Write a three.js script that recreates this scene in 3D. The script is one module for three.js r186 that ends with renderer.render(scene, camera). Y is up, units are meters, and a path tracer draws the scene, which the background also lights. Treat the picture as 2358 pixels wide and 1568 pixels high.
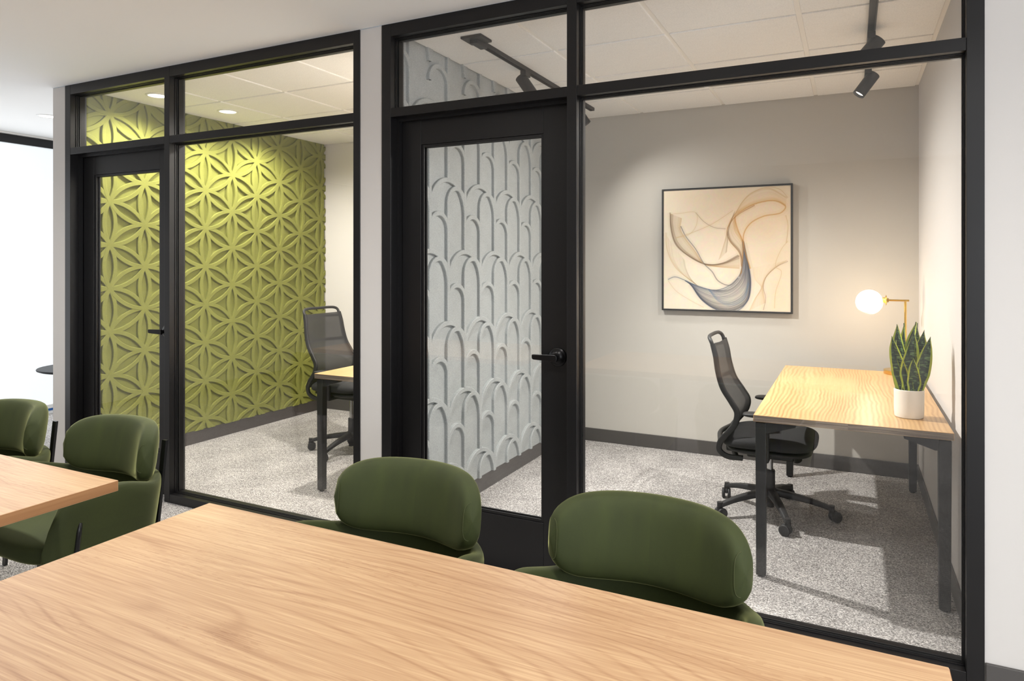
import * as THREE from 'three';
import { RoundedBoxGeometry } from 'three/addons/geometries/RoundedBoxGeometry.js';
import { mergeGeometries, mergeVertices } from 'three/addons/utils/BufferGeometryUtils.js';
import { RectAreaLightUniformsLib } from 'three/addons/lights/RectAreaLightUniformsLib.js';

RectAreaLightUniformsLib.init();
const scene = new THREE.Scene();
scene.background = new THREE.Color(0x9fb6cc);

// ---------------------------------------------------------------- camera, exposure, large lights
const camera = new THREE.PerspectiveCamera(52.96, 2358 / 1568, 0.05, 60);
camera.position.set(0, 1.418, 2.726);
camera.rotation.set(0, THREE.MathUtils.degToRad(26.39), 0);
camera.setViewOffset(2358, 1568, 0, 177, 2358, 1568);
scene.add(camera);

const renderer = new THREE.WebGLRenderer();
renderer.toneMapping = THREE.LinearToneMapping;
renderer.toneMappingExposure = 1.13;
renderer.shadowMap.enabled = true;

// heights and lines shared by the whole place
const CEIL = 2.59, DOORTOP = 2.133, TRTOP = 2.177, BACKZ = -2.47, WINX = -6.8;

// daylight that comes through the row of roller shades in the window wall
function windowLight(at, to, width, height, power) {
  const l = new THREE.RectAreaLight(0xf2f6fc, power, width, height);
  l.position.set(...at); l.lookAt(...to);
  scene.add(l);
}
const BAYS = [[-4.8, -2.6], [-2.6, -0.6], [-0.6, 1.2]];
for (const [a, b] of BAYS) windowLight([WINX + 0.012, 1.14, (a + b) / 2], [0, 1.14, (a + b) / 2], b - a - 0.06, 2.08, 1.35);
// fill light from two added, unseen windows behind the viewer's right shoulder
const ADDWINR = 4.4, ADDWINZ = 5.86;
windowLight([ADDWINR - 0.06, 1.25, 4.2], [0, 1.25, 4.2], 2.4, 2.2, 10.5);
windowLight([2.85, 1.25, ADDWINZ - 0.06], [2.85, 1.25, 0], 2.7, 2.2, 1.8);

// ---------------------------------------------------------------- helpers
const R = THREE.MathUtils.degToRad;
const V2 = (x, y) => new THREE.Vector2(x, y), V3 = (x, y, z) => new THREE.Vector3(x, y, z);
let seed = 7;
const rnd = () => { seed = (seed * 1664525 + 1013904223) >>> 0; return seed / 4294967296; };
const names = {};
function numbered(n) { const k = names[n] = (names[n] ?? -1) + 1; return k ? n + '_' + String(k).padStart(3, '0') : n; }

function uvBox(g) {                                   // uv in metres, from the side a face looks to
  g = g.index ? g.toNonIndexed() : g;
  const p = g.attributes.position, n = g.attributes.normal, uv = new Float32Array(p.count * 2);
  for (let i = 0; i < p.count; i += 3) {
    let a = 0, b = 0, c = 0;
    for (let k = 0; k < 3; k++) { a += n.getX(i + k); b += n.getY(i + k); c += n.getZ(i + k); }
    a = Math.abs(a); b = Math.abs(b); c = Math.abs(c);
    for (let k = 0; k < 3; k++) {
      const x = p.getX(i + k), y = p.getY(i + k), z = p.getZ(i + k);
      const [u, v] = b >= a && b >= c ? [x, z] : a >= c ? [z, y] : [x, y];
      uv[2 * (i + k)] = u; uv[2 * (i + k) + 1] = v;
    }
  }
  g.setAttribute('uv', new THREE.BufferAttribute(uv, 2));
  return g;
}
const bx = (x0, x1, y0, y1, z0, z1) => uvBox(new THREE.BoxGeometry(x1 - x0, y1 - y0, z1 - z0).translate((x0 + x1) / 2, (y0 + y1) / 2, (z0 + z1) / 2));
const rb = (x0, x1, y0, y1, z0, z1, r = 0.003, s = 2) => uvBox(new RoundedBoxGeometry(x1 - x0, y1 - y0, z1 - z0, s, r).translate((x0 + x1) / 2, (y0 + y1) / 2, (z0 + z1) / 2));
function cyl(a, b, r0, r1 = r0, seg = 20) {            // cylinder from point a to point b
  const d = b.clone().sub(a), g = new THREE.CylinderGeometry(r1, r0, d.length(), seg);
  g.applyQuaternion(new THREE.Quaternion().setFromUnitVectors(V3(0, 1, 0), d.clone().normalize()));
  return g.translate((a.x + b.x) / 2, (a.y + b.y) / 2, (a.z + b.z) / 2);
}
const lathe = (pts, seg = 32) => new THREE.LatheGeometry(pts.map(([r, y]) => V2(r, y)), seg);
const tube = (pts, r, seg = 24, rad = 8, closed = false) => new THREE.TubeGeometry(new THREE.CatmullRomCurve3(pts, closed), seg, r, rad, closed);
function grid(nu, nv, f, closeV = false) {             // surface from f(u, v) with smooth normals
  const pos = [], uv = [], idx = [];
  for (let i = 0; i <= nu; i++) for (let j = 0; j <= nv; j++) { const p = f(i / nu, j / nv); pos.push(p.x, p.y, p.z); uv.push(i / nu, j / nv); }
  for (let i = 0; i < nu; i++) for (let j = 0; j < nv; j++) { const a = i * (nv + 1) + j, b = a + nv + 1; idx.push(a, b, a + 1, b, b + 1, a + 1); }
  const g = new THREE.BufferGeometry();
  g.setAttribute('position', new THREE.Float32BufferAttribute(pos, 3));
  g.setAttribute('uv', new THREE.Float32BufferAttribute(uv, 2));
  g.setIndex(idx); g.computeVertexNormals();
  if (closeV) {
    const n = g.attributes.normal;
    for (let i = 0; i <= nu; i++) {
      const a = i * (nv + 1), b = a + nv, v = V3(n.getX(a) + n.getX(b), n.getY(a) + n.getY(b), n.getZ(a) + n.getZ(b)).normalize();
      n.setXYZ(a, v.x, v.y, v.z); n.setXYZ(b, v.x, v.y, v.z);
    }
  }
  return g;
}
function join(geos) {
  geos = [].concat(geos).map((g) => { const h = g.index ? g.toNonIndexed() : g.clone(); for (const k of Object.keys(h.attributes)) if (!['position', 'normal', 'uv'].includes(k)) h.deleteAttribute(k); if (!h.attributes.uv) h.setAttribute('uv', new THREE.BufferAttribute(new Float32Array(h.attributes.position.count * 2), 2)); return h; });
  return geos.length > 1 ? mergeGeometries(geos) : geos[0];
}
function obj(name, geos, mat, parent = scene) {        // ONE named mesh
  const m = new THREE.Mesh(join(geos), mat);
  m.name = parent === scene ? numbered(name) : name;
  m.castShadow = m.receiveShadow = true;
  parent.add(m);
  return m;
}
function mesh(name, geo, mat, parent) { const m = new THREE.Mesh(geo, mat); m.name = name; m.castShadow = m.receiveShadow = true; parent.add(m); return m; }
function thing(name, label, category, [x, y, z] = [0, 0, 0], turn = 0, group) {
  const o = new THREE.Group(); o.name = numbered(name); scene.add(o);
  o.position.set(x, y, z); o.rotation.y = turn; o.userData = { label, category };
  if (group) o.userData.group = group;
  return o;
}
function tag(o, label, category, group) { Object.assign(o.userData, { label, category }); if (group) o.userData.group = group; return o; }
function struct(name, geos, mat, label, category) { const o = obj(name, geos, mat); o.userData = { kind: 'structure', label, category }; return o; }
function structGroup(name, label, category) { const o = new THREE.Group(); o.name = name; names[name] = 0; o.userData = { kind: 'structure', label, category }; scene.add(o); return o; }
function part(name, label, parent) { const o = new THREE.Group(); o.name = name; if (label) o.userData.label = label; parent.add(o); return o; }

// ---------------------------------------------------------------- textures
function hash2(x, y, s) { let h = (x * 374761393 + y * 668265263 + s * 982451653) | 0; h = Math.imul(h ^ (h >>> 13), 1274126177); return ((h ^ (h >>> 16)) >>> 0) / 4294967296; }
function vn(x, y, s = 0) { const xi = Math.floor(x), yi = Math.floor(y), fx = x - xi, fy = y - yi, u = fx * fx * (3 - 2 * fx), v = fy * fy * (3 - 2 * fy); const a = hash2(xi, yi, s), b = hash2(xi + 1, yi, s), c = hash2(xi, yi + 1, s), d = hash2(xi + 1, yi + 1, s); return a + (b - a) * u + (c - a) * v + (a - b - c + d) * u * v; }
function fbm(x, y, o = 3, s = 0) { let a = 0, w = 0.5, t = 0; for (let i = 0; i < o; i++) { a += w * vn(x, y, s + i * 17); t += w; w *= 0.5; x *= 2.03; y *= 2.03; } return a / t; }
function tex(W, H, f, srgb = true, repeat = true) {
  const d = new Uint8Array(W * H * 4);
  for (let j = 0; j < H; j++) for (let i = 0; i < W; i++) { const c = f(i, j), k = 4 * (j * W + i); d[k] = Math.max(0, Math.min(255, c[0])); d[k + 1] = Math.max(0, Math.min(255, c[1])); d[k + 2] = Math.max(0, Math.min(255, c[2])); d[k + 3] = 255; }
  const t = new THREE.DataTexture(d, W, H);
  t.magFilter = THREE.LinearFilter; t.minFilter = THREE.LinearMipmapLinearFilter; t.generateMipmaps = true;
  if (srgb) t.colorSpace = THREE.SRGBColorSpace;
  if (repeat) t.wrapS = t.wrapT = THREE.RepeatWrapping;
  t.needsUpdate = true;
  return t;
}
const mixc = (a, b, t) => [a[0] + (b[0] - a[0]) * t, a[1] + (b[1] - a[1]) * t, a[2] + (b[2] - a[2]) * t];
function speckle(W, lo, hi, cell, stretch, s, blotch = 0.1) {   // tileable yarn speckle
  const raw = new Float32Array(W * W);
  for (let j = 0; j < W; j++) for (let i = 0; i < W; i++) raw[j * W + i] = hash2(i, j, s);
  const at = (i, j) => raw[((j + W) % W) * W + (i + W) % W];
  const n1 = Math.floor(W / cell);
  return tex(W, W, (i, j) => {
    let a = 0; for (let k = -stretch; k <= stretch; k++) a += at(i + k, j) + 0.6 * at(i + k, j + 1);
    a /= 1.6 * (2 * stretch + 1);
    const cx = Math.floor(i / cell), cy = Math.floor(j / cell);
    const c = hash2(cx % n1, (cy + (cx % 3)) % n1, s + 5);
    const b = 0.5 + 0.5 * Math.sin(6.283 * (i / W * 3 + vn(j / W * 6, 0, s))) * Math.sin(6.283 * (j / W * 2));
    const t = 0.5 + (a - 0.5) * 1.6 + (c - 0.5) * 0.55 + (b - 0.5) * blotch;
    return mixc(lo, hi, Math.max(0, Math.min(1, t)));
  });
}
function wood(W, H, mu, mv, light, dark, o) {          // u along the grain, in metres
  return tex(W, H, (i, j) => {
    const u = i / W * mu, v = j / H * mv;
    const warp = fbm(u * o.along, v * o.across, 3, o.s) * o.amp + (fbm(u * o.ripple, v * 9, 2, o.s + 40) - 0.5) * o.rippleAmp;
    const h = v * o.rings + warp, q = h - Math.floor(h), d = Math.abs(q - 0.5) / o.thin, patch = Math.max(0, Math.min(1, (fbm(u * 1.6, v * 5, 2, o.s + 60) - o.cut) * 4));
    const ring = Math.exp(-d * d) * (0.35 + 0.65 * vn(Math.floor(h) * 7.3, u * 3, o.s + 61)) * patch;
    const fib = 0.5 * fbm(u * 5, v * 170, 3, o.s + 80) + 0.5 * vn(u * 14, v * 780, o.s + 90), band = fbm(u * 0.9, v * 7, 3, o.s + 120);
    const pore = vn(u * 38, v * 900, o.s + 200) * (0.5 + vn(u * 3, v * 12, o.s + 210)) > 0.98 ? 1 : 0;
    const t = ring * o.ring + (fib - 0.5) * o.fib + (band - 0.5) * o.band + pore * o.pore + 0.16;
    return mixc(light, dark, Math.max(-0.2, Math.min(1.1, t)));
  });
}
const T = {
  carpet: speckle(1024, [70, 67, 65], [236, 232, 228], 3, 2, 3, 0.1),
  felt: speckle(512, [206, 206, 206], [255, 255, 255], 2, 1, 11, 0.12),
  tile: speckle(256, [238, 238, 238], [255, 255, 255], 2, 1, 23, 0),
  velvet: tex(512, 512, (i, j) => { const t = 0.35 + (fbm(i / 90, j / 90, 4, 31) - 0.5) * 0.9 + (hash2(i, j, 32) - 0.5) * 0.25; return mixc([196, 198, 190], [255, 255, 255], Math.max(0, Math.min(1, t + 0.3))); }),
  oak: wood(2048, 1024, 1.9, 1.3, [194, 160, 123], [136, 94, 64], { along: 0.55, across: 2.5, amp: 21, ripple: 5, rippleAmp: 0.6, rings: 36, thin: 0.11, cut: 0.36, s: 3, ring: 0.34, fib: 0.75, band: 0.6, pore: 0.2 }),
  ash: wood(2048, 1024, 1.7, 0.85, [208, 173, 122], [156, 112, 66], { along: 0.9, across: 3.6, amp: 7, ripple: 6, rippleAmp: 1.1, rings: 52, thin: 0.26, cut: 0.2, s: 9, ring: 0.62, fib: 0.34, band: 0.45, pore: 0.05 }),
  edge: tex(512, 64, (i, j) => mixc([150, 136, 120], [92, 80, 70], Math.max(0, Math.min(1, fbm(i / 60, j / 5, 3, 71) * 1.6 - 0.35)))),
};
function use(t, mu, mv = mu) { const c = t.clone(); c.repeat.set(1 / mu, 1 / mv); c.needsUpdate = true; return c; }

// ---------------------------------------------------------------- materials
const std = (color, roughness, extra = {}) => new THREE.MeshStandardMaterial({ color, roughness, metalness: 0, ...extra });
const phys = (color, roughness, extra = {}) => new THREE.MeshPhysicalMaterial({ color, roughness, ...extra });
const M = {
  paint: std(0xcbc7c3, 0.75), paintIn: std(0xbcb8b0, 0.72), paintWhite: std(0xdedad6, 0.72), ceil: std(0xf2f1ef, 0.85), edge: std(0xe6e2dd, 0.6),
  carpet: std(0xffffff, 0.95, { map: use(T.carpet, 1.35), bumpMap: use(T.carpet, 1.35), bumpScale: 0.004 }),
  base: std(0x4a4745, 0.5), baseDark: std(0x3d3735, 0.5),
  frame: phys(0x121112, 0.36, { specularIntensity: 0.8 }), gasket: std(0x0b0b0b, 0.6), handle: phys(0x1b1a1b, 0.28, { metalness: 0.6 }),
  glass: phys(0xffffff, 0.0, { transmission: 1, thickness: 0, ior: 1.5 }),
  green: std(0x888a3b, 0.95, { map: use(T.felt, 0.45), bumpMap: use(T.felt, 0.45), bumpScale: 0.0012 }),
  grey: std(0xb3b7b6, 0.95, { map: use(T.felt, 0.45), bumpMap: use(T.felt, 0.45), bumpScale: 0.0012 }),
  tile: std(0xf8f7f4, 0.9, { map: use(T.tile, 0.3) }), tee: std(0xf0eee9, 0.6),
  velvet: phys(0x343c12, 0.8, { map: T.velvet, sheen: 1, sheenRoughness: 0.55, sheenColor: new THREE.Color(0xd8da92) }),
  thread: std(0x434826, 0.8),
  oak: phys(0xffffff, 0.42, { map: use(T.oak, 1.9, 1.3) }), oakEdge: phys(0xd8c0a8, 0.5, { map: use(T.oak, 1.9, 0.12) }),
  ash: phys(0xffffff, 0.36, { map: use(T.ash, 1.7, 0.85) }), ashEdge: std(0xffffff, 0.6, { map: use(T.edge, 1.2, 0.06) }),
  black: std(0x141414, 0.5), blackGloss: phys(0x101011, 0.3), plastic: std(0x1d1d1e, 0.55), fabric: std(0x2a2a2c, 0.9, { map: use(T.felt, 0.2) }),
  net: std(0x363637, 0.9, { transparent: true, opacity: 0.92, map: use(T.felt, 0.1) }),
  brass: phys(0xe2b955, 0.24, { metalness: 1 }), chrome: phys(0xb9b9b9, 0.25, { metalness: 1 }),
  pot: std(0xe4dfd6, 0.55), soil: std(0x2b2019, 1), white: std(0xe9e9e7, 0.5),
  shade: phys(0xd8dbdc, 0.9, { emissive: 0xe9f0f4, emissiveIntensity: 0.55 }),
  blueGlass: std(0x10355e, 0.2, { emissive: 0x1b62ac, emissiveIntensity: 0.35 }),
  lens: std(0xffffff, 0.4, { emissive: 0xfff3e2, emissiveIntensity: 4 }),
};

// ---------------------------------------------------------------- floor, ceilings, walls
struct('floor', bx(-7.1, 4.6, -0.12, 0, -5.1, 6.1), M.carpet, 'grey flecked loop carpet across the offices and lounge', 'carpet');
struct('ceiling', [bx(-7.1, 4.6, CEIL, CEIL + 0.15, 0, 6.1), bx(-7.1, -4.784, CEIL, CEIL + 0.15, -5.1, 0)], M.ceil, 'smooth white plaster ceiling of the open lounge', 'ceiling');
struct('wall_left', [bx(-4.784, -4.643, 0, CEIL, -2.62, -0.006)], M.paint, 'narrow white wall end left of the green office', 'wall');
struct('wall_middle', [bx(-2.204, -2.069, 0, CEIL, -2.62, -0.006)], M.paint, 'white wall strip between the two glazed offices', 'wall');
struct('wall_right', [bx(0.397, 0.53, 0, CEIL, -2.62, -0.13), bx(0.397, 4.6, 0, CEIL, -0.13, -0.006)], M.paint, 'pale grey wall at the right edge beside the glazing', 'wall');
struct('wall_back', bx(-2.137, 0.53, 0, CEIL + 0.1, BACKZ - 0.15, BACKZ), M.paintIn, 'plain greige back wall behind the painting', 'wall');
struct('wall_back_green_office', bx(-4.784, -2.137, 0, CEIL + 0.1, BACKZ - 0.15, BACKZ), M.paintWhite, 'white back wall beside the green felt', 'wall');
struct('wall_window', [bx(WINX - 0.2, WINX, 2.5, CEIL, -5.1, 6.1), bx(WINX - 0.2, WINX - 0.05, 0, 2.5, -5.1, 1.2), bx(WINX - 0.2, WINX, 0, 2.5, 1.2, 6.1)], M.paint, 'window wall behind the white shades', 'wall');
struct('wall_rear', [bx(-7, 4.6, 0, CEIL, 5.9, 6.1)], M.paint, 'wall behind the viewer', 'wall');
struct('wall_far', [bx(-7, -4.784, 0, CEIL, -5.1, -4.95)], M.paint, 'end wall of the lounge past the green office', 'wall');
struct('wall_side', [bx(4.45, 4.6, 0, CEIL, -0.1, 6.1)], M.paint, 'wall right of the viewer', 'wall');

function baseboard(name, g, mat, label) { struct(name, g, mat, label, 'baseboard'); }
baseboard('baseboard_left', rb(-4.636, -4.626, 0, 0.1, BACKZ, -0.11), M.baseDark, 'dark baseboard under the green felt wall');
baseboard('baseboard_middle', rb(-2.069, -2.056, 0, 0.1, BACKZ, -0.11), M.base, 'grey baseboard under the arched felt wall');
baseboard('baseboard_back', [rb(-2.05, 0.397, 0, 0.102, BACKZ, BACKZ + 0.01), rb(-4.62, -2.204, 0, 0.102, BACKZ, BACKZ + 0.01)], M.base, 'dark grey baseboard along the back wall');
baseboard('baseboard_inner', rb(0.387, 0.397, 0, 0.1, BACKZ, -0.11), M.base, 'dark baseboard beside the desk with the plant');
baseboard('baseboard_right', rb(0.399, 4.4, 0, 0.095, -0.006, 0.006), M.base, 'grey baseboard at the lower right corner');
baseboard('baseboard_divider', rb(-2.216, -2.204, 0, 0.1, BACKZ, -0.11), M.base, 'baseboard behind the desk in the green office');

// tiled office ceilings: every tile a piece, the tee grid between them recessed
function tiledCeiling(name, xs, zs, label) {
  const c = structGroup(name, label, 'ceiling');
  obj('deck', bx(xs[0] - 0.02, xs.at(-1) + 0.02, CEIL + 0.012, CEIL + 0.15, zs.at(-1) - 0.01, zs[0]), M.ceil, c);
  const tees = [];
  xs.forEach((x, i) => { const w = i === 0 || i === xs.length - 1 ? 0.022 : 0.012; tees.push(bx(Math.max(x - w, xs[0]), Math.min(x + w, xs.at(-1)), CEIL, CEIL + 0.012, zs.at(-1), zs[0])); });
  xs.slice(0, -1).forEach((x, i) => zs.forEach((z) => tees.push(bx(x + (i ? 0.012 : 0.022), xs[i + 1] - (i === xs.length - 2 ? 0.022 : 0.012), CEIL, CEIL + 0.012, Math.max(z - 0.012, zs.at(-1)), Math.min(z + 0.012, zs[0])))));
  obj('tee_grid', tees, M.tee, c);
  for (let i = 0; i + 1 < xs.length; i++) for (let k = 0; k + 1 < zs.length; k++) {
    const a = i === 0 ? 0.022 : 0.012, b = i === xs.length - 2 ? 0.022 : 0.012;
    obj('tile', rb(xs[i] + a, xs[i + 1] - b, CEIL - 0.008, CEIL + 0.013, zs[k + 1] + 0.011, zs[k] - 0.011, 0.003, 1), M.tile, c);
  }
}
tiledCeiling('ceiling_office', [-2.069, -1.45, -0.84, -0.22, 0.397], [-0.1, -0.73, -1.335, -1.945, BACKZ], 'white tiled ceiling with black track lights');
tiledCeiling('ceiling_green_office', [-4.643, -4.06, -3.445, -2.845, -2.204], [-0.1, -0.745, -1.35, -1.955, BACKZ], 'white tiled ceiling over the green office');

// ---------------------------------------------------------------- window wall with roller shades
BAYS.forEach(([a, b], i) => {
  const w = structGroup('window_' + (i + 3), ['white shaded window past the wall end', 'tall window under a white roller shade at the far left', 'white shaded window left of the far table'][i], 'window');
  obj('shade', bx(WINX + 0.0, WINX + 0.008, 0.085, 2.2, a, b - 0.004), M.shade, w);
  obj('valance', rb(WINX - 0.0, WINX + 0.05, 2.19, 2.5, a, b - 0.004, 0.006), M.shade, w);
  obj('head', bx(WINX + 0.0, WINX + 0.06, 2.5, 2.575, a, b - 0.002), M.frame, w);
  obj('hem_bar', rb(WINX - 0.005, WINX + 0.015, 0.05, 0.088, a, b - 0.004, 0.004), M.white, w);
  obj('glass_strip', bx(WINX - 0.04, WINX - 0.03, 0.02, 0.09, a, b), M.blueGlass, w);
  obj('sill', bx(WINX - 0.04, WINX + 0.01, 0, 0.022, a, b), M.white, w);
});
{  // two added windows, out of view, that brighten the lounge
  const w = structGroup('window_6', 'added fill light window in the wall right of the viewer', 'window');
  obj('shade', bx(ADDWINR - 0.008, ADDWINR, 0.085, 2.4, 2.95, 5.45), M.shade, w);
  obj('hem_bar', rb(ADDWINR - 0.015, ADDWINR + 0.005, 0.05, 0.088, 2.95, 5.45, 0.004), M.white, w);
  const v = structGroup('window_7', 'added fill light window behind the viewer on the right', 'window');
  obj('shade', bx(1.45, 4.25, 0.085, 2.4, ADDWINZ, ADDWINZ + 0.008), M.shade, v);
  obj('hem_bar', rb(1.45, 4.25, 0.05, 0.088, ADDWINZ - 0.005, ADDWINZ + 0.015, 0.004), M.white, v);
}
struct('trim_1', rb(WINX, WINX + 0.1, 2.575, CEIL, -5, 5.9, 0.004), M.edge, 'pale trim strip along the ceiling above the shades', 'trim');

// ---------------------------------------------------------------- glazed partition
const FB = -0.108;                                      // back of the frame section
function glazing(parent, x0, x1, y0, y1) {
  const g = 0.005, z0 = -0.059, z1 = -0.049;
  obj('glass_pane', bx(x0 - 0.002, x1 + 0.002, y0 - 0.002, y1 + 0.002, z0, z1), M.glass, parent);
  const ring = (w, za, zb) => [bx(x0, x0 + w, y0, y1, za, zb), bx(x1 - w, x1, y0, y1, za, zb), bx(x0 + w, x1 - w, y0, y0 + w, za, zb), bx(x0 + w, x1 - w, y1 - w, y1, za, zb)];
  obj('glazing_stop', [...ring(0.0035, -0.046, -0.036), ...ring(0.0035, -0.074, -0.063)], M.frame, parent);
  obj('gasket', [...ring(g + 0.002, z1, z1 + 0.003), ...ring(g + 0.002, z0 - 0.004, z0)], M.gasket, parent);
}
function partition(n, L, L2, m0, m1, r0, r1, label) {
  const w = structGroup('window_' + n, label, 'glazed partition');
  const mem = (name, x0, x1, y0, y1, z1 = 0) => obj(name, rb(x0, x1, y0, y1, FB, z1, 0.0016, 1), M.frame, w);
  mem('jamb', L, L2, 0, CEIL);
  mem('mullion', m0, m1, 0, CEIL);
  mem('jamb', r0, r1, 0, CEIL);
  mem('header', L2 + 0.0006, m0 - 0.0006, 2.528, CEIL, -0.0006); mem('header', m1 + 0.0006, r0 - 0.0006, 2.528, CEIL, -0.0006);
  mem('transom', L2 + 0.0006, m0 - 0.0006, DOORTOP, TRTOP, -0.0006); mem('transom', m1 + 0.0006, r0 - 0.0006, DOORTOP, TRTOP, -0.0006);
  mem('sill', m1 + 0.0006, r0 - 0.0006, 0, 0.05, -0.0006);
  obj('door_stop', [bx(L2, L2 + 0.014, 0, DOORTOP, -0.074, -0.05), bx(m0 - 0.014, m0, 0, DOORTOP, -0.074, -0.05), bx(L2 + 0.014, m0 - 0.014, DOORTOP - 0.014, DOORTOP, -0.074, -0.05)], M.frame, w);
  glazing(w, L2, m0, TRTOP, 2.528);
  glazing(w, m1, r0, TRTOP, 2.528);
  glazing(w, m1, r0, 0.05, DOORTOP);
}
partition(1, -4.643, -4.586, -3.666, -3.62, -2.245, -2.204, 'black framed glass front of the green felt office');
partition(2, -2.069, -2.014, -1.091, -1.046, 0.346, 0.397, 'black framed glass front of the office with the desk lamp');

function door(n, x0, x1, label) {
  const d = structGroup('door_' + n, label, 'door');
  const a = x0 + 0.003, b = x1 - 0.003, y0 = 0.008, y1 = DOORTOP - 0.004, zf = -0.078, zb = -0.122, s = 0.122, gx0 = a + s, gx1 = b - s - 0.018, gy0 = 0.255, gy1 = y1 - 0.128;
  obj('stile', rb(a, gx0, y0, y1, zb, zf, 0.0015, 1), M.frame, d);
  obj('stile', rb(gx1, b, y0, y1, zb, zf, 0.0015, 1), M.frame, d);
  obj('top_rail', rb(gx0 + 0.0007, gx1 - 0.0007, gy1, y1, zb, zf - 0.0004, 0.0015, 1), M.frame, d);
  obj('bottom_rail', rb(gx0 + 0.0007, gx1 - 0.0007, y0, gy0, zb, zf - 0.0004, 0.0015, 1), M.frame, d);
  const w = 0.014, z0 = -0.092, z1 = -0.084;
  const ring = (w, za, zb) => [rb(gx0, gx0 + w, gy0, gy1, za, zb, 0.002, 1), rb(gx1 - w, gx1, gy0, gy1, za, zb, 0.002, 1), rb(gx0 + w, gx1 - w, gy0, gy0 + w, za, zb, 0.002, 1), rb(gx0 + w, gx1 - w, gy1 - w, gy1, za, zb, 0.002, 1)];
  obj('glazing_bead', [...ring(w, z0, z1), ...ring(w, -0.116, -0.108)], M.frame, d);
  obj('glass_pane', bx(gx0 + 0.002, gx1 - 0.002, gy0 + 0.002, gy1 - 0.002, -0.104, -0.096), M.glass, d);
  for (const side of [1, -1]) {
    const h = part('lever_handle', null, d);
    h.position.set(b - 0.07, 1.005, side > 0 ? zf : zb);
    if (side < 0) h.scale.z = -1;
    const rose = lathe([[0, 0.024], [0.012, 0.0235], [0.02, 0.02], [0.028, 0.013], [0.031, 0.009], [0.0345, 0.008], [0.0365, 0.005], [0.037, 0]], 40).scale(1.15, 1, 1.15).rotateX(Math.PI / 2);
    obj('rose', rose, M.handle, h);
    const neck = cyl(V3(0, 0, 0.015), V3(0, 0, 0.05), 0.0125, 0.0115);
    const sh = new THREE.Shape(); sh.moveTo(0.014, -0.013); sh.lineTo(-0.092, -0.009); sh.quadraticCurveTo(-0.1, -0.008, -0.1, 0); sh.lineTo(-0.1, 0.008); sh.quadraticCurveTo(-0.1, 0.0105, -0.09, 0.0105); sh.lineTo(0.008, 0.013); sh.quadraticCurveTo(0.016, 0.012, 0.016, 0); sh.quadraticCurveTo(0.016, -0.011, 0.014, -0.013);
    const lev = new THREE.ExtrudeGeometry(sh, { depth: 0.01, bevelEnabled: true, bevelThickness: 0.0025, bevelSize: 0.002, bevelSegments: 2 }).translate(0, 0, 0.047);
    const tip = bx(-0.1, -0.086, -0.004, 0.006, 0.03, 0.048);
    obj('lever', [neck, lev, tip], M.handle, h);
  }
}
door(1, -4.586, -3.666, 'black door with a tall glass panel into the green office');
door(2, -2.014, -1.091, 'black door with a tall glass panel into the arched felt office');

// ---------------------------------------------------------------- felt wall reliefs: ribs that follow a path over a sheet
function ribGeometry(path, w, x0, h, box, closed = false) {
  const c = 0.0028, prof = [[-w / 2, 0], [-w / 2, h - c], [-w / 2 + c, h], [w / 2 - c, h], [w / 2, h - c], [w / 2, 0]];
  const n = path.length, pos = [], uv = [];
  const rows = path.map((p, i) => {
    const a = closed ? path[(i + n - 1) % n] : path[Math.max(0, i - 1)], b = closed ? path[(i + 1) % n] : path[Math.min(n - 1, i + 1)];
    const t = V2(b[0] - a[0], b[1] - a[1]).normalize();
    return prof.map(([o, hh]) => {
      const z = p[0] - t.y * o, y = p[1] + t.x * o, cz = Math.max(box[0], Math.min(box[1], z)), cy = Math.max(box[2], Math.min(box[3], y));
      return { v: [x0 + hh, cy, cz], out: cz !== z || cy !== y };
    });
  });
  const last = closed ? n : n - 1;
  for (let i = 0; i < last; i++) for (let k = 0; k < 5; k++) {
    const A = rows[i][k], B = rows[(i + 1) % n][k], C = rows[(i + 1) % n][k + 1], D = rows[i][k + 1];
    if (A.out && B.out && C.out && D.out) continue;
    for (const q of [A, C, B, A, D, C]) { pos.push(...q.v); uv.push(q.v[2] + q.v[0], q.v[1] + q.v[0]); }
  }
  if (!pos.length) return null;
  const g = new THREE.BufferGeometry();
  g.setAttribute('position', new THREE.Float32BufferAttribute(pos, 3));
  g.setAttribute('uv', new THREE.Float32BufferAttribute(uv, 2));
  g.computeVertexNormals();
  return g;
}
{ // overlapping rings, olive green
  const x0 = -4.636, h = 0.018, box = [BACKZ + 0.004, -0.112, 0.1, CEIL - 0.002];
  const p = thing('felt_wall_panel', 'olive green felt wall panel with raised overlapping ring flowers', 'wall panel', [0, 0, 0]);
  obj('felt_sheet', bx(-4.643, x0, box[2], box[3], box[0], box[1]), M.green, p);
  const s = 0.3035, dz = s * Math.sqrt(3) / 2;
  for (let k = -6; k <= 6; k++) for (let j = -6; j <= 7; j++) {
    const z = -1.078 + k * dz, y = 1.396 + j * s + (Math.abs(k) % 2 ? s / 2 : 0);
    if (z < box[0] - s || z > box[1] + s || y < box[2] - s || y > box[3] + s) continue;
    const path = []; for (let i = 0; i < 66; i++) { const a = i / 66 * 2 * Math.PI; path.push([z + s * Math.cos(a), y + s * Math.sin(a)]); }
    const g = ribGeometry(path, 0.03, x0, h + (((k * 2 + Math.round(j + (Math.abs(k) % 2 ? 0.5 : 0) - k / 2) * 5) % 11 + 22) % 11) * 0.00012, box, true);
    if (g) mesh('ring_rib', g, M.green, p);
  }
}
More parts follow.
